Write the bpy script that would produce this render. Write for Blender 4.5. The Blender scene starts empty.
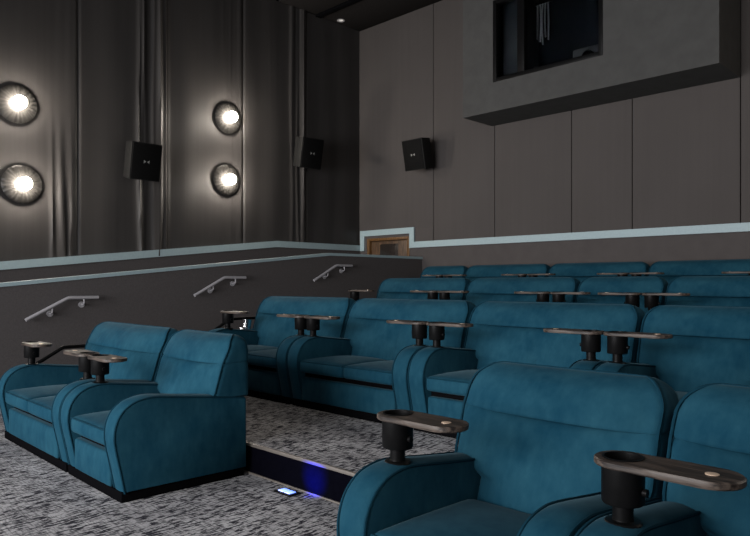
import bpy, bmesh, math, random
from mathutils import Vector, Matrix
random.seed(4)
PI = math.pi
S = bpy.context.scene
COL = S.collection

# ------------------------------------------------------------------ materials
def nt(name):
    m = bpy.data.materials.new(name); m.use_nodes = True
    n = m.node_tree; b = n.nodes['Principled BSDF']
    return m, n, b
def N(n, t, **kw):
    x = n.nodes.new(t)
    for k, v in kw.items(): setattr(x, k, v)
    return x
def ramp(n, fac, stops):
    r = N(n, 'ShaderNodeValToRGB')
    e = r.color_ramp.elements
    while len(e) > 1: e.remove(e[-1])
    e[0].position = stops[0][0]; e[0].color = stops[0][1] + (1,)
    for p, c in stops[1:]:
        q = e.new(p); q.color = c + (1,)
    n.links.new(fac, r.inputs['Fac'])
    return r.outputs['Color']
def coords(n, scale=(1,1,1), rot=(0,0,0), src='Object'):
    tc = N(n, 'ShaderNodeTexCoord'); mp = N(n, 'ShaderNodeMapping')
    mp.inputs['Scale'].default_value = scale; mp.inputs['Rotation'].default_value = rot
    n.links.new(tc.outputs[src], mp.inputs['Vector'])
    return mp.outputs['Vector']
def noise(n, vec, scale, detail=3, rough=.5):
    t = N(n, 'ShaderNodeTexNoise'); t.inputs['Scale'].default_value = scale
    t.inputs['Detail'].default_value = detail; t.inputs['Roughness'].default_value = rough
    n.links.new(vec, t.inputs['Vector'])
    return t.outputs['Fac']
def bump(n, b, fac, strength, dist=.01):
    x = N(n, 'ShaderNodeBump'); x.inputs['Strength'].default_value = strength; x.inputs['Distance'].default_value = dist
    n.links.new(fac, x.inputs['Height']); n.links.new(x.outputs['Normal'], b.inputs['Normal'])
def plain(name, c, rough=.5, metal=0, var=.12, scale=30, bm=0, spec=.5):
    m, n, b = nt(name); b.inputs['Specular IOR Level'].default_value = spec
    f = noise(n, coords(n), scale)
    lo = tuple(x*(1-var) for x in c); hi = tuple(min(1, x*(1+var)) for x in c)
    n.links.new(ramp(n, f, [(.3, lo), (.7, hi)]), b.inputs['Base Color'])
    b.inputs['Roughness'].default_value = rough; b.inputs['Metallic'].default_value = metal
    if bm: bump(n, b, f, bm)
    return m
def emit(name, c, s):
    m, n, b = nt(name)
    b.inputs['Base Color'].default_value = (.8, .8, .8, 1)
    b.inputs['Emission Color'].default_value = c + (1,); b.inputs['Emission Strength'].default_value = s
    return m

def velvet(name, dark, light, sheen, tint):
    m, n, b = nt(name)
    v = coords(n)
    f = noise(n, v, 3.2, 5, .62)
    g = noise(n, coords(n, (2, 2, .7)), 9, 3, .6)
    mx = N(n, 'ShaderNodeMath', operation='MULTIPLY_ADD'); mx.inputs[1].default_value = .35
    n.links.new(g, mx.inputs[0])
    sc = N(n, 'ShaderNodeMath', operation='MULTIPLY'); sc.inputs[1].default_value = .65
    n.links.new(f, sc.inputs[0]); n.links.new(sc.outputs[0], mx.inputs[2])
    n.links.new(ramp(n, mx.outputs[0], [(.34, dark), (.66, light)]), b.inputs['Base Color'])
    b.inputs['Roughness'].default_value = .85
    b.inputs['Specular IOR Level'].default_value = .04
    b.inputs['Sheen Weight'].default_value = sheen
    b.inputs['Sheen Roughness'].default_value = .32
    b.inputs['Sheen Tint'].default_value = tint + (1,)
    fine = noise(n, v, 90, 2)
    bump(n, b, fine, .12, .004)
    return m
VELVET = velvet('teal_velvet', (.0036, .030, .053), (.0130, .056, .082), .08, (.42, .66, .76))
PIPING = plain('teal_piping', (.003, .026, .043), .85, spec=.08)
BLACK = plain('black_plinth', (.003, .003, .0035), .8, spec=0)
BMETAL = plain('black_metal', (.004, .004, .0042), .38, 0, spec=.07)
CHROME = plain('chrome', (.75, .75, .76), .14, 1, .03)
STEEL = plain('grey_steel', (.36, .35, .37), .42, .3, .05)
BRASS = plain('gold_disc', (.80, .60, .45), .35, .3, .05)
TRIM = plain('pale_blue_trim', (.245, .325, .35), .55, 0, .05)
NOSE = plain('step_nosing', (.12, .105, .092), .5, .1)
CEIL = plain('ceiling_black', (.012, .011, .011), .95, spec=.05)
BOOTH = plain('booth_plaster', (.054, .054, .053), .9, 0, .07, 6, .05, spec=.1)
DADO = plain('dado_fabric', (.060, .054, .053), .9, 0, .06, 5, spec=.1)
KNEE = plain('knee_wall_fabric', (.070, .064, .064), .92, 0, .10, 60, .1, spec=.1)
RISER = plain('riser_black', (.0018, .0018, .0035), .6, spec=0)
DARKROOM = plain('booth_inside', (.004, .0045, .006), .9, spec=.05)
SPK = plain('speaker_cabinet', (.007, .007, .007), .6, spec=.15)
GRILLE = plain('speaker_grille', (.004, .004, .004), .7, 0, .2, 200, spec=.06)
MARKM = plain('speaker_mark', (.18, .18, .175), .4)
PAPER = plain('white_card', (.05, .05, .055), .7)
EDGE = plain('tray_edge', (.045, .032, .025), .5)

def wood(name, a, c, rough, along):
    m, n, b = nt(name)
    s = (3, 40, 40) if along == 'x' else (30, 30, 2.5)
    f = noise(n, coords(n, s), 1.4, 6, .65)
    n.links.new(ramp(n, f, [(.40, a), (.49, tuple(x*.6 for x in c)), (.55, c), (.66, tuple(x*.7 for x in c))]), b.inputs['Base Color'])
    b.inputs['Roughness'].default_value = rough; b.inputs['Specular IOR Level'].default_value = .3
    bump(n, b, f, .15, .002)
    return m
WOOD = wood('tray_walnut', (.012, .009, .008), (.072, .055, .045), .5, 'x')
DOORWOOD = wood('door_wood', (.035, .02, .011), (.10, .06, .035), .5, 'z')
DOORTRIM = wood('door_jamb_wood', (.06, .030, .010), (.14, .070, .024), .45, 'z')
DOORGLASS = plain('door_vision_glass', (.02, .016, .014), .12)

def wall_fabric(name, c, rough, streak, spec=.1):
    m, n, b = nt(name)
    f = noise(n, coords(n, (14, 14, .25)), 1.0, 5, .6)
    g = noise(n, coords(n), .8, 3)
    a = N(n, 'ShaderNodeMath', operation='ADD'); n.links.new(f, a.inputs[0]); n.links.new(g, a.inputs[1])
    h = N(n, 'ShaderNodeMath', operation='MULTIPLY'); h.inputs[1].default_value = .5; n.links.new(a.outputs[0], h.inputs[0])
    n.links.new(ramp(n, h.outputs[0], [(.35, tuple(x*(1-streak) for x in c)), (.65, tuple(x*(1+streak) for x in c))]), b.inputs['Base Color'])
    b.inputs['Roughness'].default_value = rough; b.inputs['Specular IOR Level'].default_value = spec
    bump(n, b, f, .15, .01)
    return m
BACKFAB = wall_fabric('back_wall_fabric', (.061, .055, .053), .85, .06)
LEFTFAB = wall_fabric('curtain_fabric', (.030, .028, .0275), .50, .14, .28)

def carpet():
    m, n, b = nt('patterned_carpet')
    big = noise(n, coords(n), 1.7, 3, .6)
    d1 = noise(n, coords(n, (48, 10, 4)), 1.0, 3, .6)
    d2 = noise(n, coords(n, (8, 60, 4)), 1.0, 3, .6)
    patch = noise(n, coords(n, (7, 3, 4)), 1.0, 3, .6)
    pm = N(n, 'ShaderNodeMath', operation='MULTIPLY_ADD'); pm.inputs[1].default_value = .28
    n.links.new(patch, pm.inputs[0]); n.links.new(d1, pm.inputs[2]); d1 = pm.outputs[0]
    fine = noise(n, coords(n, (70, 70, 70)), 1.0, 2)
    r1 = ramp(n, d1, [(.590, (0,0,0)), (.640, (1,1,1))])
    r2 = ramp(n, d2, [(.42, (0,0,0)), (.50, (1,1,1))])
    mul = N(n, 'ShaderNodeMix', data_type='RGBA', blend_type='MULTIPLY'); mul.inputs[0].default_value = .5
    n.links.new(r1, mul.inputs[6]); n.links.new(r2, mul.inputs[7])
    base = ramp(n, big, [(.3, (.29, .285, .297)), (.7, (.54, .53, .54))])
    mul2 = N(n, 'ShaderNodeMix', data_type='RGBA'); 
    n.links.new(mul.outputs[2], mul2.inputs[0])
    mul2.inputs[6].default_value = (.030, .030, .038, 1); n.links.new(base, mul2.inputs[7])
    fr = ramp(n, fine, [(.3, (.72,.72,.72)), (.7, (1,1,1))])
    mul3 = N(n, 'ShaderNodeMix', data_type='RGBA', blend_type='MULTIPLY'); mul3.inputs[0].default_value = 1
    n.links.new(mul2.outputs[2], mul3.inputs[6]); n.links.new(fr, mul3.inputs[7])
    n.links.new(mul3.outputs[2], b.inputs['Base Color'])
    b.inputs['Roughness'].default_value = .95; b.inputs['Specular IOR Level'].default_value = .05
    bump(n, b, fine, .3, .006)
    return m
CARPET = carpet()

def smoked():
    m, n, b = nt('smoked_dish')
    # fluted dark mirror glass: starburst reflections painted into its colour as radial streaks
    tc = N(n, 'ShaderNodeTexCoord'); sp = N(n, 'ShaderNodeSeparateXYZ'); n.links.new(tc.outputs['Object'], sp.inputs[0])
    at = N(n, 'ShaderNodeMath', operation='ARCTAN2'); n.links.new(sp.outputs[2], at.inputs[0]); n.links.new(sp.outputs[1], at.inputs[1])
    ml = N(n, 'ShaderNodeMath', operation='MULTIPLY'); ml.inputs[1].default_value = 3.4; n.links.new(at.outputs[0], ml.inputs[0])
    cb = N(n, 'ShaderNodeCombineXYZ'); n.links.new(ml.outputs[0], cb.inputs[0])
    f = noise(n, cb.outputs[0], 2.2, 3)
    n.links.new(ramp(n, f, [(.35, (.020, .019, .018)), (.7, (.06, .057, .054))]), b.inputs['Base Color'])
    b.inputs['Metallic'].default_value = .6; b.inputs['Roughness'].default_value = .38
    return m
DISH = smoked()
BULB = emit('lamp_bulb', (1.0, .90, .78), 320)
BLUELED = emit('blue_led', (.10, .22, 1.0), 2.2)
def glassmat():
    m, n, b = nt('booth_pane')
    b.inputs['Base Color'].default_value = (.85, .9, .92, 1)
    b.inputs['Transmission Weight'].default_value = 1; b.inputs['Roughness'].default_value = 0; b.inputs['IOR'].default_value = 1.1
    return m
GLASS = glassmat()

# ------------------------------------------------------------------ mesh helpers
def mesh(bm, name, mat, smooth=True, ang=40):
    bmesh.ops.recalc_face_normals(bm, faces=bm.faces[:])
    me = bpy.data.meshes.new(name); bm.to_mesh(me); bm.free()
    for p in me.polygons: p.use_smooth = smooth
    if smooth: me.set_sharp_from_angle(angle=math.radians(ang))
    me.materials.append(mat)
    return me
def link(name, me, parent=None, loc=(0,0,0), rot=(0,0,0)):
    o = bpy.data.objects.new(name, me); COL.objects.link(o)
    o.location = loc; o.rotation_euler = rot
    if parent: o.parent = parent
    return o
def obj(name, bm, mat, parent=None, loc=(0,0,0), rot=(0,0,0), smooth=True, ang=40):
    return link(name, mesh(bm, name, mat, smooth, ang), parent, loc, rot)
def tag(o, label, cat, group=None):
    o['label'] = label; o['category'] = cat
    if group: o['group'] = group
    return o
def thing(name, label, cat, loc=(0,0,0), rz=0, group=None):
    return tag(link(name, None, None, loc, (0,0,rz)), label, cat, group)
def struct(name, bm, mat, parent=None, **kw):
    o = obj(name, bm, mat, parent, **kw)
    if not parent: o['kind'] = 'structure'
    return o
def box(bm, x0, x1, y0, y1, z0, z1, bev=0, seg=2):
    v = [bm.verts.new((x, y, z)) for x in (x0, x1) for y in (y0, y1) for z in (z0, z1)]
    fs = [bm.faces.new([v[i] for i in q]) for q in ((0,1,3,2),(4,6,7,5),(0,4,5,1),(2,3,7,6),(0,2,6,4),(1,5,7,3))]
    if bev:
        es = list({e for f in fs for e in f.edges})
        bmesh.ops.bevel(bm, geom=es, offset=bev, segments=seg, affect='EDGES', profile=.5)
    return bm
def B(*a, **k): return box(bmesh.new(), *a, **k)
def extrude_poly(bm, pts3, vec):
    a = [bm.verts.new(p) for p in pts3]; b = [bm.verts.new(Vector(p)+Vector(vec)) for p in pts3]
    n = len(a)
    bm.faces.new(a); bm.faces.new(b[::-1])
    for i in range(n): bm.faces.new((a[i], a[(i+1)%n], b[(i+1)%n], b[i]))
    return bm
def cyl(bm, c, r, h, n=28, r2=None, axis='z', caps=True):
    r2 = r if r2 is None else r2
    c = Vector(c)
    def P(ang, rr, t):
        a, b = rr*math.cos(ang), rr*math.sin(ang)
        return c + (Vector((a, b, t)) if axis == 'z' else Vector((t, a, b)) if axis == 'x' else Vector((a, t, b)))
    A = [bm.verts.new(P(2*PI*i/n, r, 0)) for i in range(n)]
    Bv = [bm.verts.new(P(2*PI*i/n, r2, h)) for i in range(n)]
    for i in range(n): bm.faces.new((A[i], A[(i+1)%n], Bv[(i+1)%n], Bv[i]))
    if caps: bm.faces.new(A); bm.faces.new(Bv)
    return bm
def lathe(bm, prof, n=40, axis='z', c=(0,0,0)):
    c = Vector(c); rings = []
    for r, h in prof:
        ring = []
        for i in range(n):
            a = 2*PI*i/n; p, q = r*math.cos(a), r*math.sin(a)
            ring.append(bm.verts.new(c + (Vector((p, q, h)) if axis == 'z' else Vector((h, p, q)))))
        rings.append(ring)
    for A, Bv in zip(rings, rings[1:]):
        for i in range(n): bm.faces.new((A[i], A[(i+1)%n], Bv[(i+1)%n], Bv[i]))
    bm.faces.new(rings[0]); bm.faces.new(rings[-1])
    return bm
def tube(bm, pts, r, n=8, closed=False):
    pts = [Vector(p) for p in pts]; rings = []; m = len(pts)
    prev = None
    for i, p in enumerate(pts):
        if closed: t = pts[(i+1) % m] - pts[i-1]
        else: t = pts[min(i+1, m-1)] - pts[max(i-1, 0)]
        t.normalize()
        if prev is None:
            u = t.cross(Vector((0,0,1)))
            if u.length < .1: u = t.cross(Vector((1,0,0)))
        else: u = prev - t*prev.dot(t)
        u.normalize(); prev = u.copy(); w = t.cross(u)
        rings.append([bm.verts.new(p + (u*math.cos(2*PI*k/n) + w*math.sin(2*PI*k/n))*r) for k in range(n)])
    pr = list(zip(rings, rings[1:])) + ([(rings[-1], rings[0])] if closed else [])
    for A, Bv in pr:
        for i in range(n): bm.faces.new((A[i], A[(i+1)%n], Bv[(i+1)%n], Bv[i]))
    if not closed: bm.faces.new(rings[0]); bm.faces.new(rings[-1])
    return bm
def catmull(P, k=6):
    P = [Vector(p) for p in P]; out = []
    for i in range(len(P)-1):
        a, b, c, d = P[max(i-1,0)], P[i], P[i+1], P[min(i+2,len(P)-1)]
        for j in range(k):
            t = j/k
            out.append(.5*((2*b)+(c-a)*t+(2*a-5*b+4*c-d)*t*t+(3*b-a-3*c+d)*t**3))
    out.append(P[-1]); return out
def pillow(x0, x1, y0, y1, z0, z1, r, puff_t=0, puff_f=0, n=14):
    """upholstered block: rounded edges, crowned top and front"""
    bm = bmesh.new(); c = Vector(((x0+x1)/2, (y0+y1)/2, (z0+z1)/2)); h = Vector(((x1-x0)/2, (y1-y0)/2, (z1-z0)/2))
    bmesh.ops.create_cube(bm, size=2)
    bmesh.ops.subdivide_edges(bm, edges=bm.edges[:], cuts=n, use_grid_fill=True)
    for v in bm.verts:
        u = v.co.copy()
        # concentrate samples near the edges
        u = Vector([math.copysign(1-(1-abs(q))**1.6, q) for q in u])
        p = Vector([u[i]*h[i] for i in range(3)])
        inner = Vector([max(-(h[i]-r), min(h[i]-r, p[i])) for i in range(3)])
        d = p - inner
        if d.length > 1e-6:
            mx = max(abs(d.x), abs(d.y), abs(d.z))
            p = inner + d.normalized()*mx
        ux, uy, uz = p.x/h.x, p.y/h.y, p.z/h.z
        if uz > 0: p.z += puff_t*(1-ux*ux)**.7*(1-uy*uy)**.7*uz
        if uy < 0: p.y -= puff_f*(1-ux*ux)**.7*max(0, 1-uz*uz)**.7*(-uy)
        v.co = c + p
    return bm

# ------------------------------------------------------------------ seating
ARMW = .19
def arm_profile():
    front = [(.016, .075), (-.018, .24), (-.052, .40), (-.062, .49), (-.050, .575), (-.010, .655), (.07, .720), (.18, .748), (.29, .746), (.5, .72), (.8, .685), (1.03, .655)]
    return [Vector((0, p[0], p[1])) for p in catmull([(a, b, 0) for a, b in front], 4)]
PROF = arm_profile()
def arm_bm():
    """arm from x=0 to ARMW: front/top ribbon slightly crowned with rounded piped edges"""
    bm = bmesh.new(); P = PROF; r = .028
    xs = [(0, r), (r*.3, r*.3), (r, 0)] + [(r+(ARMW-2*r)*k/6, -.008*math.sin(PI*k/6)) for k in range(1, 6)] + [(ARMW-r, 0), (ARMW-r*.3, r*.3), (ARMW, r)]
    n = len(P); rows = []
    for i, p in enumerate(P):
        t = (P[min(i+1, n-1)] - P[max(i-1, 0)]).normalized()
        nrm = Vector((0, -t.z, t.y))
        rows.append([bm.verts.new((x, 0, 0) + Vector((0, p.y, p.z)) - nrm*ins if False else Vector((x, p.y - nrm.y*ins, p.z - nrm.z*ins))) for x, ins in xs])
    for A, Bv in zip(rows, rows[1:]):
        for i in range(len(A)-1): bm.faces.new((A[i], A[i+1], Bv[i+1], Bv[i]))
    # back and bottom edges
    rb = [[bm.verts.new((x, 1.055 - (ins if ins > 0 else 0)*.5, z)) for x, ins in xs] for z in (.64, .075)]
    full = rows + rb
    for A, Bv in ((rows[-1], rb[0]), (rb[0], rb[1]), (rb[1], rows[0])):
        for i in range(len(A)-1): bm.faces.new((A[i], A[i+1], Bv[i+1], Bv[i]))
    bm.faces.new([r_[0] for r_ in full]); bm.faces.new([r_[-1] for r_ in full])
    return bm
def arm_piping_bm():
    bm = bmesh.new()
    for x in (.008, ARMW-.008):
        tube(bm, [(x, p.y+.004, p.z-.006) for p in PROF], .0075, 6)
    return bm

ZT, RC, RT = 1.165, .14, .075
def yf(z): return .735 + .30*(z-.64) + .22*max(0, z-.95)
def back_w(z, W):
    if z < .60: return W/2 - ARMW - .004
    if z < .67:
        t = (z-.60)/.07; t = t*t*(3-2*t)
        return (W/2-ARMW-.004)*(1-t) + (W/2-.012)*t
    w = W/2-.012
    if z > ZT-RC: w = w - RC + math.sqrt(max(0, RC*RC-(z-(ZT-RC))**2))
    return w
def back_loop(bm, z, W, inset, bulge, split, tuck=0, yb=0):
    """one horizontal cross-section of the back upholstery"""
    w = back_w(z, W) - inset; f = yf(z) + inset + yb; b = 1.10 - inset
    if z > ZT-RT:
        s = RT - math.sqrt(max(0, RT*RT-(z-(ZT-RT))**2)); f += s; b -= s
    r = min(.055, (b-f)*.45, w*.5)
    pts = []
    nF = 28
    for k in range(nF+1):
        u = -1 + 2*k/nF
        x = u*(w-r)
        bl = bulge*(1-abs(u)**3)
        if split: bl -= split*math.exp(-(x/.018)**2) + split*.6*math.exp(-(x/.07)**2)
        pts.append((x, f-bl))
    for k in range(1, 6):
        a = PI/2*k/6; pts.append((w-r+r*math.sin(a), f+r-r*math.cos(a)))
    for k in range(0, 4): pts.append((w, f+r+(b-f-2*r)*k/3))
    for k in range(1, 4):
        a = PI/2*k/4; pts.append((w-r+r*math.cos(a), b-r+r*math.sin(a)))
    for k in range(0, 7): pts.append(((w-r)*(1-2*k/6), b))
    for k in range(1, 4):
        a = PI/2*k/4; pts.append((-w+r-r*math.sin(a), b-r+r*math.cos(a)))
    for k in range(0, 4): pts.append((-w, b-r-(b-f-2*r)*k/3))
    for k in range(1, 6):
        a = PI/2*k/6; pts.append((-w+r-r*math.cos(a), f+r-r*math.sin(a)))
    return [bm.verts.new((x, y, z)) for x, y in pts]
ZC = .94
def loft(bm, rings):
    n = len(rings[0])
    for A, Bv in zip(rings, rings[1:]):
        for i in range(n): bm.faces.new((A[i], A[(i+1)%n], Bv[(i+1)%n], Bv[i]))
    bm.faces.new(rings[0][::-1]); bm.faces.new(rings[-1])
    return bm
def backrest_bm(W, split):
    bm = bmesh.new(); zs = [.30, .36, .44, .52, .58, .60, .612, .625, .635, .645, .655, .67, .70, .76, .82, .87, .90, .92, .933, ZC]
    rings = []
    for z in zs:
        t = (z-.30)/(ZC-.30)
        e = max(0, (z-.90)/(ZC-.90))
        bl = .062*(math.sin(PI*min(1, t*.9+.12)))**.6
        rings.append(back_loop(bm, z, W, .007*e**2, bl - .020*e**2, split))
    return loft(bm, rings)
def headrest_bm(W, split):
    bm = bmesh.new(); rings = []
    zs = [ZC+.001, ZC+.008, ZC+.02, ZC+.04, ZC+.07, 1.04] + [ZT-RC + RC*math.sin(PI/2*k/12) for k in range(4, 13)]
    for z in sorted(zs):
        t = (z-ZC)/(ZT-ZC)
        bl = .068*math.sin(PI*min(1, .40+.5*t))**.8
        e = max(0, 1-(z-ZC)/.022)
        top = max(0, (t-.55)/.45)
        rings.append(back_loop(bm, z, W, .006*e**2, (bl - .006*e**2)*(1-.75*top**2), split*.25))
    return loft(bm, rings)
def back_piping_bm(W):
    pts = []
    zs = [.66, .72, .80, .88, ZC, 1.0] + [ZT-RC + RC*math.sin(PI/2*k/14) for k in range(1, 15)]
    def fy(z):
        s = RT - math.sqrt(max(0, RT*RT-(z-(ZT-RT))**2)) if z > ZT-RT else 0
        return yf(z) + s
    L = [(-(back_w(z, W)-.010), fy(z)+.010, z - (.002 if z > 1.16 else 0)) for z in zs]
    pts = L + [(x*(1-2*k/10), L[-1][1]-.012*math.sin(PI*k/10), L[-1][2]+.001) for x in (L[-1][0],) for k in range(1, 10)] + [(-p[0], p[1], p[2]) for p in L[::-1]]
    return tube(bmesh.new(), pts, .0075, 6)

MC = {}
def cached(key, fn, mat, **kw):
    if key not in MC: MC[key] = mesh(fn(), key[0], mat, **kw)
    return MC[key]

TR = .099; TL = .30
def tray_bm():
    """oblong tray board with a round cup hole at the origin, long side towards +x"""
    bm = bmesh.new(); n = 64; hr = .068
    def out(a):
        c, s = math.cos(a), math.sin(a)
        # ray from origin to a stadium from (0,0) to (TL,0) of radius TR
        if c <= 0: return TR
        if abs(s) > 1e-6 and TR/abs(s)*c < TL: return TR/abs(s)
        return TL*c + math.sqrt(max(0, TR*TR - (TL*s)**2))
    angs = []
    for i in range(n):
        angs.append(2*PI*i/n)
    extra = math.atan2(TR, TL)
    angs += [extra*k/8 for k in range(-8, 9)]
    angs = sorted({round(a % (2*PI), 5) for a in angs})
    n = len(angs)
    def ring(f, z): return [bm.verts.new((f(a)*math.cos(a), f(a)*math.sin(a), z)) for a in angs]
    h = .026
    rr = [ring(lambda a: hr, 0), ring(lambda a: hr, h-.003), ring(lambda a: hr+.004, h), ring(lambda a: out(a)-.005, h), ring(out, h-.005), ring(out, .005), ring(lambda a: out(a)-.005, 0)]
    for A, Bv in zip(rr, rr[1:]+rr[:1]):
        for i in range(n): bm.faces.new((A[i], A[(i+1)%n], Bv[(i+1)%n], Bv[i]))
    return bm
def holder_bm():
    bm = bmesh.new()
    return lathe(bm, [(.02, -.135), (.070, -.135), (.074, -.128), (.074, -.0005), (.066, -.0005), (.066, .021), (.0715, .0262), (.072, .029), (.064, .029), (.062, .0), (.062, -.10), (.02, -.102)], 36)
def post_bm():
    return lathe(bmesh.new(), [(.036, -.20), (.036, -.1355), (.03, -.1345)], 24)
def flange_bm():
    return lathe(bmesh.new(), [(.066, -.225), (.066, -.205), (.060, -.198), (.037, -.196), (.0365, -.19), (.034, -.19)], 32)
def knob_bm():
    bm = bmesh.new(); cyl(bm, (.073, 0, -.085), .014, .016, 14, axis='x'); return bm
def disc_bm():
    return lathe(bmesh.new(), [(.022, .0262), (.022, .0275), (.019, .0282)], 24)
def swivel_tray(parent, x, y, z, dirx):
    t = link('swivel_tray', cached(('tray_board',), tray_bm, WOOD, ang=30), parent, (x, y, z), (0, 0, (0 if dirx > 0 else PI)))
    link('cup_holder', cached(('cup_holder',), holder_bm, BMETAL), t)
    link('post', cached(('tray_post',), post_bm, BMETAL), t)
    link('flange', cached(('tray_flange',), flange_bm, BMETAL), t)
    link('knob', cached(('tray_knob',), knob_bm, BMETAL), t)
    d = link('disc', cached(('tray_disc',), disc_bm, BRASS), t, (TL, 0, 0))
    d['label'] = 'small gold disc inlaid at the tray end'

def plinth_bm(W): return B(-W/2+.02, W/2-.02, .0, 1.04, 0, .078, bev=.004)
def panel_bm(W, n):
    """front footrest panel under the seat, bowed out a little"""
    w = W/2-ARMW-.006
    bm = pillow(-w, w, -.012, .06, .080, .332, .018, 0, .02, 16)
    if n == 2:
        for v in bm.verts:
            if v.co.y < 0: v.co.y += .010*math.exp(-(v.co.x/.02)**2)
    return bm
def seatbase_bm(W): 
    w = W/2-ARMW-.006
    return B(-w, w, .04, .60, .0785, .380, bev=.006)
def cushion_bm(w, x0): return pillow(x0+.002, x0+w-.002, -.045, .665, .383, .515, .035, .035, .022, 14)
def cushion_piping_bm(w, x0):
    bm = bmesh.new()
    for z in (.503,):
        pts = [(x0+.012+(w-.024)*k/16, -.040-.012*math.sin(PI*k/16), z+.006*math.sin(PI*k/16)) for k in range(17)]
        tube(bm, pts, .0065, 6)
    return bm

SEATN = {1: 1.12, 2: 1.785}
def seat_unit(x0, x1, y, z, n, trays, label, group, rz=0):
    W = x1-x0
    key = round(W, 3)
    name = 'cinema_armchair' if n == 1 else 'cinema_loveseat'
    cat = 'armchair' if n == 1 else 'loveseat'
    t = thing(name, label, cat, ((x0+x1)/2, y, z), rz, group)
    link('plinth', cached(('plinth', key), lambda: plinth_bm(W), BLACK), t)
    for sx in (-1, 1):
        a = link('armrest', cached(('armrest',), arm_bm, VELVET, ang=50), t, (-W/2 if sx < 0 else W/2-ARMW, 0, 0))
        link('piping', cached(('arm_piping',), arm_piping_bm, PIPING), a)
    link('seat_base', cached(('seat_base', key), lambda: seatbase_bm(W), BLACK), t)
    link('front_panel', cached(('front_panel', key, n), lambda: panel_bm(W, n), VELVET, ang=60), t)
    inner = W-2*ARMW-.012; cw = inner/n
    for k in range(n):
        x = -inner/2 + cw*k
        c = link('seat_cushion', cached(('seat_cushion', round(cw, 3), k, n), lambda: cushion_bm(cw, x), VELVET, ang=60), t)
        link('piping', cached(('cushion_piping', round(cw, 3), k, n), lambda: cushion_piping_bm(cw, x), PIPING), c)
    sp = .022 if n == 2 else 0
    br = link('backrest', cached(('backrest', key, n), lambda: backrest_bm(W, sp), VELVET, ang=50), t)
    link('headrest', cached(('headrest', key, n), lambda: headrest_bm(W, sp), VELVET, ang=50), t)
    link('piping', cached(('back_piping', key), lambda: back_piping_bm(W), PIPING), br)
    if 'L' in trays: swivel_tray(t, -W/2+.101, .235, .956, 1)
    if 'l' in trays: swivel_tray(t, -W/2+.125, .30, .956, 1)
    if 'r' in trays: swivel_tray(t, W/2-.165, .235, .956, -1)
    if 'R' in trays: swivel_tray(t, W/2-.101, .235, .956, -1)
    return t

Y1, PITCH = 2.18, 2.45
ZR = [0, .25, .51, .77]
def rowy(k): return Y1 + PITCH*k
G1, G2, G3, G4 = ('front row seats', 'second row loveseats', 'third row seats', 'top row seats')
rows = [
 (0, G1, [
  (-7.61, -5.825, 2, 'Lr', 'teal velvet two-seat loveseat at far left of the front row, joined to an armchair'),
  (-5.815, -4.715, 1, 'L', 'teal velvet armchair with its whole right side in view, beside the step with blue light'),
  (-2.275, -1.17, 1, 'L', 'large teal velvet armchair in the near foreground, cut off by the bottom edge'),
  (-1.16, -.05, 1, 'L', 'teal velvet armchair at the lower right corner of the photo behind the nearest tray')]),
 (1, G2, [
  (-7.73, -5.90, 2, 'lR', 'second row teal loveseat next to the aisle, with a chrome cup on its left armrest'),
  (-5.89, -4.115, 2, 'LR', 'second row teal loveseat second from the aisle, both seat cushions and front fully visible'),
  (-4.105, -2.365, 2, 'LR', 'second row teal loveseat directly behind the large foreground armchair'),
  (-2.355, -.60, 2, 'LR', 'second row teal loveseat cut off by the right edge of the photo')]),
 (2, G3, [
  (-7.79, -5.99, 2, 'LR', 'third row teal loveseat nearest the handrail wall'),
  (-5.98, -4.235, 2, 'LR', 'third row teal loveseat second from the handrail wall'),
  (-4.225, -3.115, 1, 'LR', 'narrow third row teal armchair between two loveseats'),
  (-3.105, -1.32, 2, 'LR', 'third row teal loveseat cut off by the right edge of the photo')]),
 (3, G4, [
  (-8.98, -7.87, 1, 'R', 'narrow top row teal armchair beside the end of the low wall'),
  (-7.86, -6.085, 2, 'LR', 'top row teal loveseat second from the low wall end'),
  (-6.075, -4.345, 2, 'LR', 'top row teal loveseat third from the low wall end'),
  (-4.335, -2.56, 2, 'LR', 'top row teal loveseat cut off by the right edge of the photo')]),
]
for k, g, units in rows:
    for x0, x1, n, tr, lab in units:
        seat_unit(x0, x1, rowy(k) + (-.01 - .024*((x0+x1)/2+4.7) if k == 0 else 0), ZR[k], n, tr, lab, g, -.024 if k == 0 else 0)

# chrome cup on the aisle armrest of the second row
cup = thing('cup', 'shiny chrome cup standing on a coaster on the second row aisle armrest', 'cup', (-7.62, rowy(1)+.595, ZR[1]+.734))
cup.rotation_euler.x = -.118
obj('cup_body', lathe(bmesh.new(), [(.050, .006), (.060, .016), (.064, .10), (.066, .125), (.062, .125), (.058, .10), (.050, .02), (.02, .016)], 28), CHROME, cup)
co_ = obj('coaster', lathe(bmesh.new(), [(.068, -.010), (.072, -.008), (.072, .003), (.068, .006)], 32), CHROME, cup); co_.scale = (1, 1.6, 1)

# ------------------------------------------------------------------ room shell
XW, XK, YB, XR, YS, ZCEIL = -11.44, -9.49, 11.04, 1.6, -5.0, 7.55
STEPY = [3.28, 5.73, 8.18]
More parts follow.
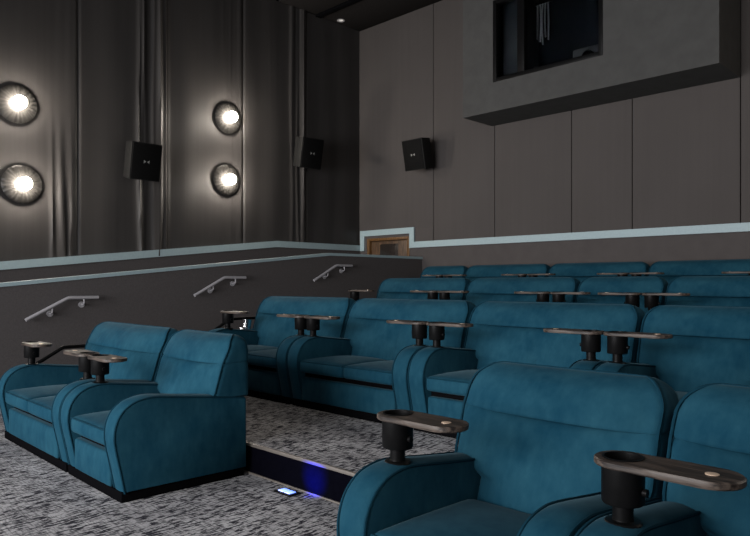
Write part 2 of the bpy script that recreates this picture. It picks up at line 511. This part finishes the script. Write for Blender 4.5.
# carpeted tiers
struct('floor', B(XW-.2, XR, YS, STEPY[0], -.2, 0), CARPET, smooth=False)
ends = STEPY[1:] + [YB+.2]
for i in range(3):
    o = struct('floor', B(-8.06, XR, STEPY[i]+.02, ends[i]+.02, -.2, ZR[i+1]), CARPET, smooth=False)
    # aisle side of the same tier, one half-step lower first
    struct('floor', B(XK, -8.06, STEPY[i]+.30, (ends[i]+.30 if i < 2 else ends[i]), -.2, ZR[i+1]), CARPET, smooth=False)
    struct('floor', B(XK, -8.06, STEPY[i]-.02, STEPY[i]+.30, -.2, (ZR[i]+ZR[i+1])/2), CARPET, smooth=False)
    struct('wall_riser', B(-8.06, XR, STEPY[i], STEPY[i]+.02, ZR[i], ZR[i+1]-.022), RISER, smooth=False)
    struct('trim_nosing', B(-8.06, XR, STEPY[i]-.008, STEPY[i]+.018, ZR[i+1]-.022, ZR[i+1]+.004, bev=.004), NOSE)
    struct('trim_riser', B(-8.06, XR, STEPY[i]-.016, STEPY[i]-.001, ZR[i], ZR[i]+.014, bev=.003), NOSE)
# corridor behind the low wall
bm = bmesh.new()
extrude_poly(bm, [(XW-.2, STEPY[0], -.2), (XW-.2, YB+.2, -.2), (XW-.2, YB+.2, .77), (XW-.2, 8.4, .77), (XW-.2, 3.28, .24)], (XK-XW+.2, 0, 0))
struct('floor', bm, CARPET, smooth=False)
# low wall with sloped top and pale cap
def kz(y): return 2.115 if y >= 8.39 else 2.115 - .1005*(8.39-y)
bm = bmesh.new()
extrude_poly(bm, [(XK-.16, YS, -.1), (XK-.16, YB, -.1), (XK-.16, YB, kz(9)), (XK-.16, 8.39, kz(8.39)), (XK-.16, YS, kz(YS))], (.16, 0, 0))
struct('wall_aisle', bm, KNEE, smooth=False)
bm = bmesh.new()
extrude_poly(bm, [(XK-.18, YS, kz(YS)), (XK-.18, 8.39, kz(8.39)), (XK-.18, YB-.001, kz(9)), (XK-.18, YB-.001, kz(9)+.05), (XK-.18, 8.39, kz(8.39)+.05), (XK-.18, YS, kz(YS)+.05)], (.20, 0, 0))
struct('trim_cap', bm, TRIM, smooth=False)

# left wall: stretched fabric above a pale rail
def lz(y): return 2.42 if y >= 8.58 else 2.42 - .105*(8.58-y)
seams = [-3.2, -1.6, -.2, 1.35, 2.93, 4.50, 6.10, 7.78, 9.42]
rnd = random.Random(7)
folds = {}
for s in seams:
    folds[s] = [(s - rnd.uniform(.03, .55), rnd.uniform(.018, .05), rnd.uniform(.010, .026), rnd.uniform(-1, 1), rnd.uniform(.4, 1.1)) for _ in range(9)]
strong = {4.50: (.10, 1.3), 6.10: (1.7, .9), 7.78: (.35, .3), 9.42: (1.3, .8), 2.93: (.8, .8)}
def ldx(y, z):
    t = (z-2.4)/5.1     # 0 low, 1 high
    d = 0
    for s in seams:
        u = y-s
        if abs(u) > 1.0: continue
        d -= .030*math.exp(-(u/.022)**2)
        hi, lo = strong.get(s, (.7, .7))
        for (c, w, a, ph, zz) in folds[s]:
            amp = hi*max(0, t)**.5 + lo*max(0, 1-2.6*t)
            cy = c + .03*math.sin(z*1.3+ph*5)*(1-t)
            d += a*amp*math.exp(-((y-cy)/w)**2)*(.65+.35*math.sin(z*zz+ph*4))
        if s == 6.10: d += .05*math.exp(-((u+.17)/.07)**2) + .045*math.exp(-((u+.02)/.05)**2)
        if s == 9.42: d += .03*math.exp(-((u+.10)/.06)**2)
    d += .006*math.sin(y*9+.6*math.sin(z))*(.4+.6*math.sin(y*1.7)**2)
    return d
bm = bmesh.new()
ys = [YS+.02 + (YB-YS-.02)*i/700 for i in range(701)]
nz = 34; grid = []
for y in ys:
    z0 = lz(y)-.05
    grid.append([bm.verts.new((XW+ldx(y, z0+(ZCEIL-z0)*j/nz), y, z0+(ZCEIL-z0)*j/nz)) for j in range(nz+1)])
for A, Bv in zip(grid, grid[1:]):
    for j in range(nz): bm.faces.new((A[j], Bv[j], Bv[j+1], A[j+1]))
# back of the fabric frame so the wall has thickness
bk = [[bm.verts.new((XW-.15, y, z)) for z in (lz(y)-.05, ZCEIL)] for y in (YS+.02, 8.58, YB)]
for A, Bv in zip(bk, bk[1:]): bm.faces.new((A[0], A[1], Bv[1], Bv[0]))
struct('wall_left', bm, LEFTFAB)
bm = bmesh.new()
extrude_poly(bm, [(XW-.2, YS, -.2), (XW-.2, YB+.2, -.2), (XW-.2, YB+.2, ZCEIL), (XW-.2, YS, ZCEIL)], (.04, 0, 0))
struct('wall_outer', bm, KNEE, smooth=False)
bm = bmesh.new()
extrude_poly(bm, [(XW-.14, YS, -.2), (XW-.14, YB, -.2), (XW-.14, YB, lz(9)), (XW-.14, 8.58, lz(9)), (XW-.14, YS, lz(YS))], (.15, 0, 0))
struct('wall_lower', bm, KNEE, smooth=False)
bm = bmesh.new(); th = .13
pts = [(YS, lz(YS)), (8.58, lz(9)), (YB, lz(9))]
extrude_poly(bm, [(XW-.05, y, z-th/2) for y, z in pts] + [(XW-.05, y, z+th/2) for y, z in pts[::-1]], (.105, 0, 0))
struct('trim_left', bm, TRIM, smooth=False)

# back wall: lower dado with the doorway, pale rail stepping over the door, fabric panels above
DX0, DX1, DZ = -11.17, -9.85, 2.63
bm = bmesh.new()
box(bm, DX1, XR, YB, YB+.15, -.2, 2.42); box(bm, XW-.2, DX0, YB, YB+.15, -.2, 2.8); box(bm, DX0, DX1, YB, YB+.15, DZ, 2.8); 
struct('wall_back', bm, DADO, smooth=False)
ZT0, ZT1 = 2.37, 2.50
bm = bmesh.new()
TX0, TX1 = -11.36, -9.70
outl = [(XW+.06, 2.355), (TX0+.0, 2.355)]
box(bm, TX0-.02, TX0+.11, YB-.04, YB+.02, ZT0-.02, 2.82)
box(bm, TX0+.1101, TX1-.1301, YB-.04, YB+.02, 2.69, 2.82)
box(bm, TX1-.13, TX1, YB-.04, YB+.02, ZT0, 2.82)
box(bm, TX1+.0001, XR, YB-.04, YB+.02, ZT0, ZT1)
struct('trim_back', bm, TRIM, smooth=False)
bm = bmesh.new()
px = [XW-.2, -9.18, -7.62, -5.97, -4.86, -3.20, -1.65, -.1, XR]
for a, b in zip(px, px[1:]):
    z0 = 2.79 if b < -9 else 2.46
    box(bm, a+.007, b-.007, YB, YB+.10, z0, ZCEIL, bev=.008)
box(bm, TX1, -9.19, YB+.001, YB+.1, 2.46, 2.80)
struct('wall_panels', bm, BACKFAB)
struct('wall_backing', B(XW-.2, XR, YB+.16, YB+.2, -.2, ZCEIL), BLACK, smooth=False)
struct('wall_right', B(XR, XR+.2, YS, YB+.2, -.2, ZCEIL), BACKFAB, smooth=False)
struct('wall_screen', B(XW-.2, XR+.2, YS-.2, YS, -.2, ZCEIL), DADO, smooth=False)
# ceiling in dark boards with grooves
bm = bmesh.new()
box(bm, XW-.2, XR+.2, YS-.2, YB+.2, ZCEIL+.04, ZCEIL+.2)
yy = YB
while yy > YS:
    box(bm, XW+.0, XR, max(YS, yy-1.18), yy-.05 if yy < YB else yy, ZCEIL, ZCEIL+.05, bev=.006); yy -= 1.2
struct('ceiling', bm, CEIL)
struct('trim_ceiling', B(XW+.02, XR, 9.66, 9.80, ZCEIL-.05, ZCEIL+.01, bev=.01), BLACK)

# door behind the low wall
d = struct('door_1', B(DX0+.075, DX1-.075, YB+.06, YB+.11, .78, DZ-.065, bev=.004), DOORWOOD)
obj('door_frame', box(box(B(DX0, DX0+.07, YB-.015, YB+.13, .775, DZ, bev=.004), DX1-.07, DX1, YB-.015, YB+.13, .775, DZ, bev=.004), DX0+.0701, DX1-.0701, YB-.015, YB+.13, DZ-.06, DZ, bev=.004), DOORTRIM, d)
obj('door_glass', B(DX0+.36, DX1-.40, YB+.050, YB+.0598, 1.6, DZ-.14, bev=.003), DOORGLASS, d)
obj('door_handle', tube(bmesh.new(), [(DX1-.2, YB+.06, 1.75), (DX1-.2, YB+.01, 1.75), (DX1-.32, YB+.01, 1.75)], .012), CHROME, d)

# projection booth with window
BX0, BX1, BY, BZ = -7.68, -3.20, 10.10, 4.69
WX0, WX1, WZ0, WZ1 = -7.0, -4.92, 5.21, 6.68
bm = bmesh.new(); e = .12
box(bm, BX0, WX0, BY, BY+e, BZ, ZCEIL); box(bm, WX1, BX1, BY, BY+e, BZ, ZCEIL)
box(bm, WX0, WX1, BY, BY+e, BZ, WZ0); box(bm, WX0, WX1, BY, BY+e, WZ1, ZCEIL)
box(bm, BX0, BX1, BY+e, YB, BZ, BZ+e); box(bm, BX0, BX0+e, BY+e, YB, BZ+e, ZCEIL); box(bm, BX1-e, BX1, BY+e, YB, BZ+e, ZCEIL)
struct('wall_booth', bm, BOOTH, smooth=False)
struct('wall_booth_lining', box(B(BX0+e, BX1-e, YB-.06, YB-.005, BZ+e, ZCEIL), BX0+e, BX1-e, BY+e, YB-.06, BZ+e, BZ+e+.01), DARKROOM, smooth=False)
bm = bmesh.new(); fr = .07
box(bm, WX0, WX0+fr, BY-.012, BY+.13, WZ0, WZ1, bev=.004); box(bm, WX1-fr, WX1, BY-.012, BY+.13, WZ0, WZ1, bev=.004)
box(bm, WX0+fr, WX1-fr, BY-.012, BY+.13, WZ0, WZ0+fr, bev=.004); box(bm, WX0+fr, WX1-fr, BY-.012, BY+.13, WZ1-fr, WZ1, bev=.004)
w = struct('window_1', bm, BMETAL)
obj('mullion', B(-6.50, -6.36, BY+.0, BY+.12, WZ0+fr, WZ1-fr, bev=.004), BMETAL, w)
obj('pane', B(-6.36, WX1-fr, BY+.055, BY+.067, WZ0+fr, WZ1-fr), GLASS, w, smooth=False)
obj('pane', B(WX0+fr, -6.50, BY+.055, BY+.067, WZ0+fr, WZ1-fr), GLASS, w, smooth=False)
# things seen through the booth window
pj = thing('projector', 'dark projector standing behind the right part of the booth window', 'projector', (-5.35, 10.66, BZ+e+.012))
obj('body', B(-.28, .28, -.22, .30, .30, .72, bev=.03), plain('projector_grey', (.03, .03, .032), .5), pj)
obj('lens', lathe(bmesh.new(), [(.09, 0), (.10, .02), (.10, .12), (.085, .13), (.07, .10)], 28), BMETAL, pj, (0.05, -.22, .52), (PI/2, 0, 0))
for sx in (-.2, .2):
    for sy in (-.15, .2):
        obj('leg', cyl(bmesh.new(), (sx, sy, 0), .02, .31, 12), BMETAL, pj)
cd = obj('paper_sheet', extrude_poly(bmesh.new(), [(-6.33, 10.25, WZ0+.03), (-6.05, 10.25, WZ0+.03), (-6.05, 10.38, WZ0+.10), (-6.33, 10.38, WZ0+.20)], (0, .01, .01)), PAPER, smooth=False)
tag(cd, 'pale sheet lying inside the booth window at its lower middle', 'paper')
sh = obj('shelf', B(WX0, WX1, BY+.125, BY+.30, WZ0-.05, WZ0+.028, bev=.004), DARKROOM); tag(sh, 'dark ledge along the inside of the booth window', 'shelf')
hg = thing('reflection_strands', 'pale strands standing in for a lamp reflection in the booth window beside the mullion', 'reflection', (-6.25, 10.45, 5.95))  # strands shaped in place of a light fixture's reflection in the pane
for k in range(5):
    obj('strand', tube(bmesh.new(), catmull([(.05*k-.05, 0, .55), (.05*k-.06+.02*math.sin(k*2), .01, .25), (.055*k-.06, 0, -.05-.06*(k % 3))], 5), .014), PAPER, hg)
obj('hook', B(-.12, .25, -.01, .03, .55, .60, bev=.006), BMETAL, hg)
for c_, zz in ((-6.75, BZ+.13),):
    cb = thing('equipment_cabinet', 'tall dark cabinet standing behind the left part of the booth window', 'cabinet', (c_, 10.62, BZ+e+.013))
    obj('body', B(-.25, .25, -.2, .2, 0, 2.2, bev=.01), plain('cabinet_dark', (.006, .0065, .009), .6), cb)
    obj('handle', tube(bmesh.new(), [(.15, -.2, 1.0), (.15, -.23, 1.0), (.15, -.23, 1.2), (.15, -.2, 1.2)], .008), STEEL, cb)

# ------------------------------------------------------------------ wall lamps
def lamp(y, z, label):
    t = thing('wall_lamp', label, 'wall lamp', (XW+.03, y, z), 0, 'round wall lamps on the curtain wall')
    bm = bmesh.new(); n = 96
    prof = [(.300, .0), (.300, .006), (.288, .016), (.24, .034), (.18, .052), (.12, .062), (.085, .070)]
    rings = []
    for i, (r, h) in enumerate(prof):
        ring = []
        for k in range(n):
            a = 2*PI*k/n
            fl = .006*math.cos(24*a)*(1 if i > 1 else 0)*(r/.28)
            ring.append(bm.verts.new((h+fl, r*math.cos(a), r*math.sin(a))))
        rings.append(ring)
    for A, Bv in zip(rings, rings[1:]):
        for k in range(n): bm.faces.new((A[k], A[(k+1)%n], Bv[(k+1)%n], Bv[k]))
    bm.faces.new(rings[0]); bm.faces.new(rings[-1])
    obj('dish', bm, DISH, t)
    obj('lamp_holder', cyl(bmesh.new(), (0.06, 0, 0), .05, .04, 28, axis='x'), BMETAL, t)
    b = bmesh.new(); bmesh.ops.create_uvsphere(b, u_segments=24, v_segments=16, radius=.10)
    for v in b.verts: v.co.x += .155
    obj('bulb', b, BULB, t)
lamp(3.54, 4.41, 'upper round wall lamp of the left pair on the curtain wall')
lamp(3.615, 3.155, 'lower round wall lamp of the left pair on the curtain wall')
lamp(7.40, 4.86, 'upper round wall lamp of the pair between the two wall speakers')
lamp(7.37, 3.63, 'lower round wall lamp of the pair between the two wall speakers')

# ------------------------------------------------------------------ speakers
def speaker(loc, rz, tilt, label):
    """front faces local +x"""
    t = thing('wall_speaker', label, 'speaker', loc, rz, 'black wall speakers')
    M = Matrix.Rotation(tilt, 4, 'Y')
    bm = bmesh.new()
    w, h, dp = .275, .32, .30
    P = [(0, -w, -h), (0, w, -h), (0, w, h), (0, -w, h)]
    Q = [(-dp, -w*.93, -h*.95), (-dp, w*.93, -h*.95), (-dp, w*.93, h*.95), (-dp, -w*.93, h*.95)]
    a = [bm.verts.new(p) for p in P]; b = [bm.verts.new(q) for q in Q]
    bm.faces.new(a); bm.faces.new(b)
    for i in range(4): bm.faces.new((a[i], a[(i+1)%4], b[(i+1)%4], b[i]))
    bmesh.ops.bevel(bm, geom=bm.edges[:], offset=.012, segments=2, affect='EDGES', profile=.5)
    bm.transform(M); obj('cabinet', bm, SPK, t)
    g = B(.001, .014, -w+.02, w-.02, -h+.02, h-.02, bev=.005); g.transform(M); gg = obj('grille', g, GRILLE, t)
    m = bmesh.new()
    for s in (-1, 1):
        extrude_poly(m, [(.0145, s*.008, 0), (.0145, s*.05, .028), (.0145, s*.05, -.028)], (.002, 0, 0))
    m.transform(M); obj('emblem', m, MARKM, gg, smooth=False)
    br = bmesh.new(); tube(br, [(-dp*.8, 0, -.02), (-dp-.12, 0, -.05), (-dp-.215, 0, -.05)], .03, 10)
    box(br, -dp-.235, -dp-.21, -.08, .08, -.15, .05, bev=.004)
    obj('bracket', br, BMETAL, t)
speaker((XW+.53, 5.44, 3.68), -.02, .2, 'black wall speaker between the two pairs of round lamps')
speaker((XW+.53, 9.14, 4.33), -.08, .2, 'black wall speaker near the corner on the curtain wall')
speaker((-9.28, YB-.53, 4.27), -PI/2+.02, .2, 'black wall speaker on the rear wall left of the projection booth')

# ------------------------------------------------------------------ handrails
def wall_rail(yb, zb, label):
    t = thing('handrail', label, 'handrail', (XK+.10, yb, zb), 0, 'grey wall handrails')
    pts = [(0, -.56, -.285), (0, -.545, -.28), (0, 0, 0), (0, .52, .0)]
    bm = bmesh.new()
    # flat oval bar following the bend
    tube(bm, [(0, -.55, -.285), (0, -.28, -.145), (0, -.03, -.014), (0, 0, -.003), (0, .03, 0), (0, .22, 0), (0, .40, 0)], .024, 12)
    obj('rail', bm, STEEL, t)
    for y, z in ((-.22, -.113), (.20, 0)):
        b = bmesh.new()
        tube(b, [(0, y, z-.02), (0, y+.005, z-.075), (-.03, y+.005, z-.10), (-.088, y+.005, z-.10)], .011, 8)
        cyl(b, (-.0995, y+.005, z-.10), .042, .012, 20, axis='x')
        obj('bracket', b, STEEL, t)
wall_rail(3.57, 1.40, 'grey bent handrail on the low wall behind the front row loveseat')
wall_rail(6.03, 1.69, 'grey bent handrail in the middle of the low wall')
wall_rail(8.46, 1.93, 'grey bent handrail on the low wall nearest the door')
def end_rail(x, yb, zb, zf, label):
    t = thing('guard_rail', label, 'guard rail', (x, yb, zf), 0, 'black guard rails at the row ends')
    h = zb-zf
    bm = tube(bmesh.new(), [(0, -.42, h-.23), (0, -.25, h-.14), (0, -.03, h-.014), (0, 0, h), (0, .04, h), (0, .30, h), (0, .62, h)], .022, 10)
    obj('rail', bm, BMETAL, t)
    for y, z in ((-.30, h-.165),):
        obj('post', cyl(bmesh.new(), (0, y, 0), .018, z, 12), BMETAL, t)
    obj('post', cyl(bmesh.new(), (0, .56, (.25 if zf < .1 else .26)), .018, h-(.25 if zf < .1 else .26), 12), BMETAL, t)
end_rail(-7.99, 2.98, .86, 0, 'black bent guard rail behind the left arm of the front row loveseat')
end_rail(-7.99, 5.22, 1.10, .25, 'black bent guard rail beside the second row loveseat with chrome cup')

# ------------------------------------------------------------------ floor step light
sl = thing('step_light', 'small glowing blue floor light at the foot of the black step', 'step light', (-4.08, 3.17, 0))
obj('housing', B(-.10, .10, -.055, .055, 0, .010, bev=.003), BMETAL, sl)
ln = obj('lens', box(B(-.072, -.008, -.032, .032, .0101, .016, bev=.002), .004, .068, -.032, .032, .0101, .016, bev=.002), BLUELED, sl); ln['label'] = 'glowing blue-white lens'
l = bpy.data.lights.new('step_lamp', 'SPOT'); l.energy = 75; l.color = (.0, .012, 1); l.spot_size = 1.25; l.spot_blend = 1; l.shadow_soft_size = .01
lo = bpy.data.objects.new('step_lamp', l); COL.objects.link(lo); lo.location = (-3.90, 3.04, .05)
lo.rotation_euler = (Vector((-3.89, 3.28, .12)) - Vector(lo.location)).to_track_quat('-Z', 'Y').to_euler()

# ------------------------------------------------------------------ ceiling downlights and light
def downlight(x, y, label):
    t = thing('downlight', label, 'downlight', (x, y, ZCEIL), 0, 'ceiling downlights')
    obj('ring', lathe(bmesh.new(), [(.085, .0), (.09, -.012), (.075, -.014), (.060, -.004), (.060, 0)], 32), STEEL, t)
    obj('lens', lathe(bmesh.new(), [(.055, -.001), (.055, -.005), (.04, -.007)], 24), emit('downlight_glow', (1, .95, .9), .12), t)
downlight(-11.25, 10.27, 'tiny recessed downlight in the dark ceiling above the corner')
def spot(x, y, z, tx, ty, tz, e, col, size=2.0, rad=.35, blend=1):
    l = bpy.data.lights.new('ceiling_spot', 'SPOT'); l.energy = e; l.color = col
    l.spot_size = size; l.spot_blend = blend; l.shadow_soft_size = rad
    o = bpy.data.objects.new('ceiling_spot', l); COL.objects.link(o); o.location = (x, y, z)
    o.rotation_euler = (Vector((tx, ty, tz)) - Vector((x, y, z))).to_track_quat('-Z', 'Y').to_euler()
COOL = (.96, .98, 1.0)
for x in (-8.2, -5.2, -2.0):
    for y in (-1.2, 2.2, 5.4):
        spot(x, y, 7.4, x, y+1.5, 0, 6, COOL, 2.1)
# light coming off the lit cinema screen in front of the seats
l = bpy.data.lights.new('screen_light', 'AREA'); l.shape = 'RECTANGLE'; l.size = 9; l.size_y = 3.6; l.spread = math.radians(110); l.energy = 760; l.color = (.98, .98, 1)
o = bpy.data.objects.new('screen_light', l); COL.objects.link(o); o.location = (-5.4, YS+.1, 2.45); o.rotation_euler = (PI/2, 0, PI)
o.rotation_euler = Vector((0, 1, 0)).to_track_quat('-Z', 'Y').to_euler()
l = bpy.data.lights.new('side_light', 'AREA'); l.shape = 'RECTANGLE'; l.size = 6; l.size_y = 3; l.energy = 150; l.color = (1, .97, .94)
o = bpy.data.objects.new('side_light', l); COL.objects.link(o); o.location = (XR-.1, -1.4, 3.2)
o.rotation_euler = Vector((-1, .35, 0)).to_track_quat('-Z', 'Y').to_euler()
# fill lights added at the unseen right wall to brighten the booth's side
for y_, z_ in ((3.6, 4.4), (3.6, 3.16), (7.4, 4.86), (7.4, 3.63)):
    l = bpy.data.lights.new('right_fill_light', 'POINT'); l.energy = 105 if y_ > 5 else 8; l.color = (1, .90, .80); l.shadow_soft_size = .15
    o = bpy.data.objects.new('right_fill_light', l); COL.objects.link(o); o.location = (XR-.25, y_, z_)
W = bpy.data.worlds.new('World'); S.world = W; W.use_nodes = True
W.node_tree.nodes['Background'].inputs[0].default_value = (.5, .5, .55, 1); W.node_tree.nodes['Background'].inputs[1].default_value = .02

# ------------------------------------------------------------------ camera
cam = bpy.data.cameras.new('Camera'); co = bpy.data.objects.new('Camera', cam); COL.objects.link(co)
co.location = (0, 0, 1.6); co.rotation_euler = (PI/2, 0, math.radians(44.7))
cam.sensor_width = 36; cam.lens = 672/750*36; cam.shift_y = 15/750; cam.clip_end = 100; cam.clip_start = .05
S.camera = co
S.view_settings.view_transform = 'Standard'; S.view_settings.look = 'None'
S.view_settings.gamma = 1; S.view_settings.use_curve_mapping = False
S.view_settings.exposure = 0
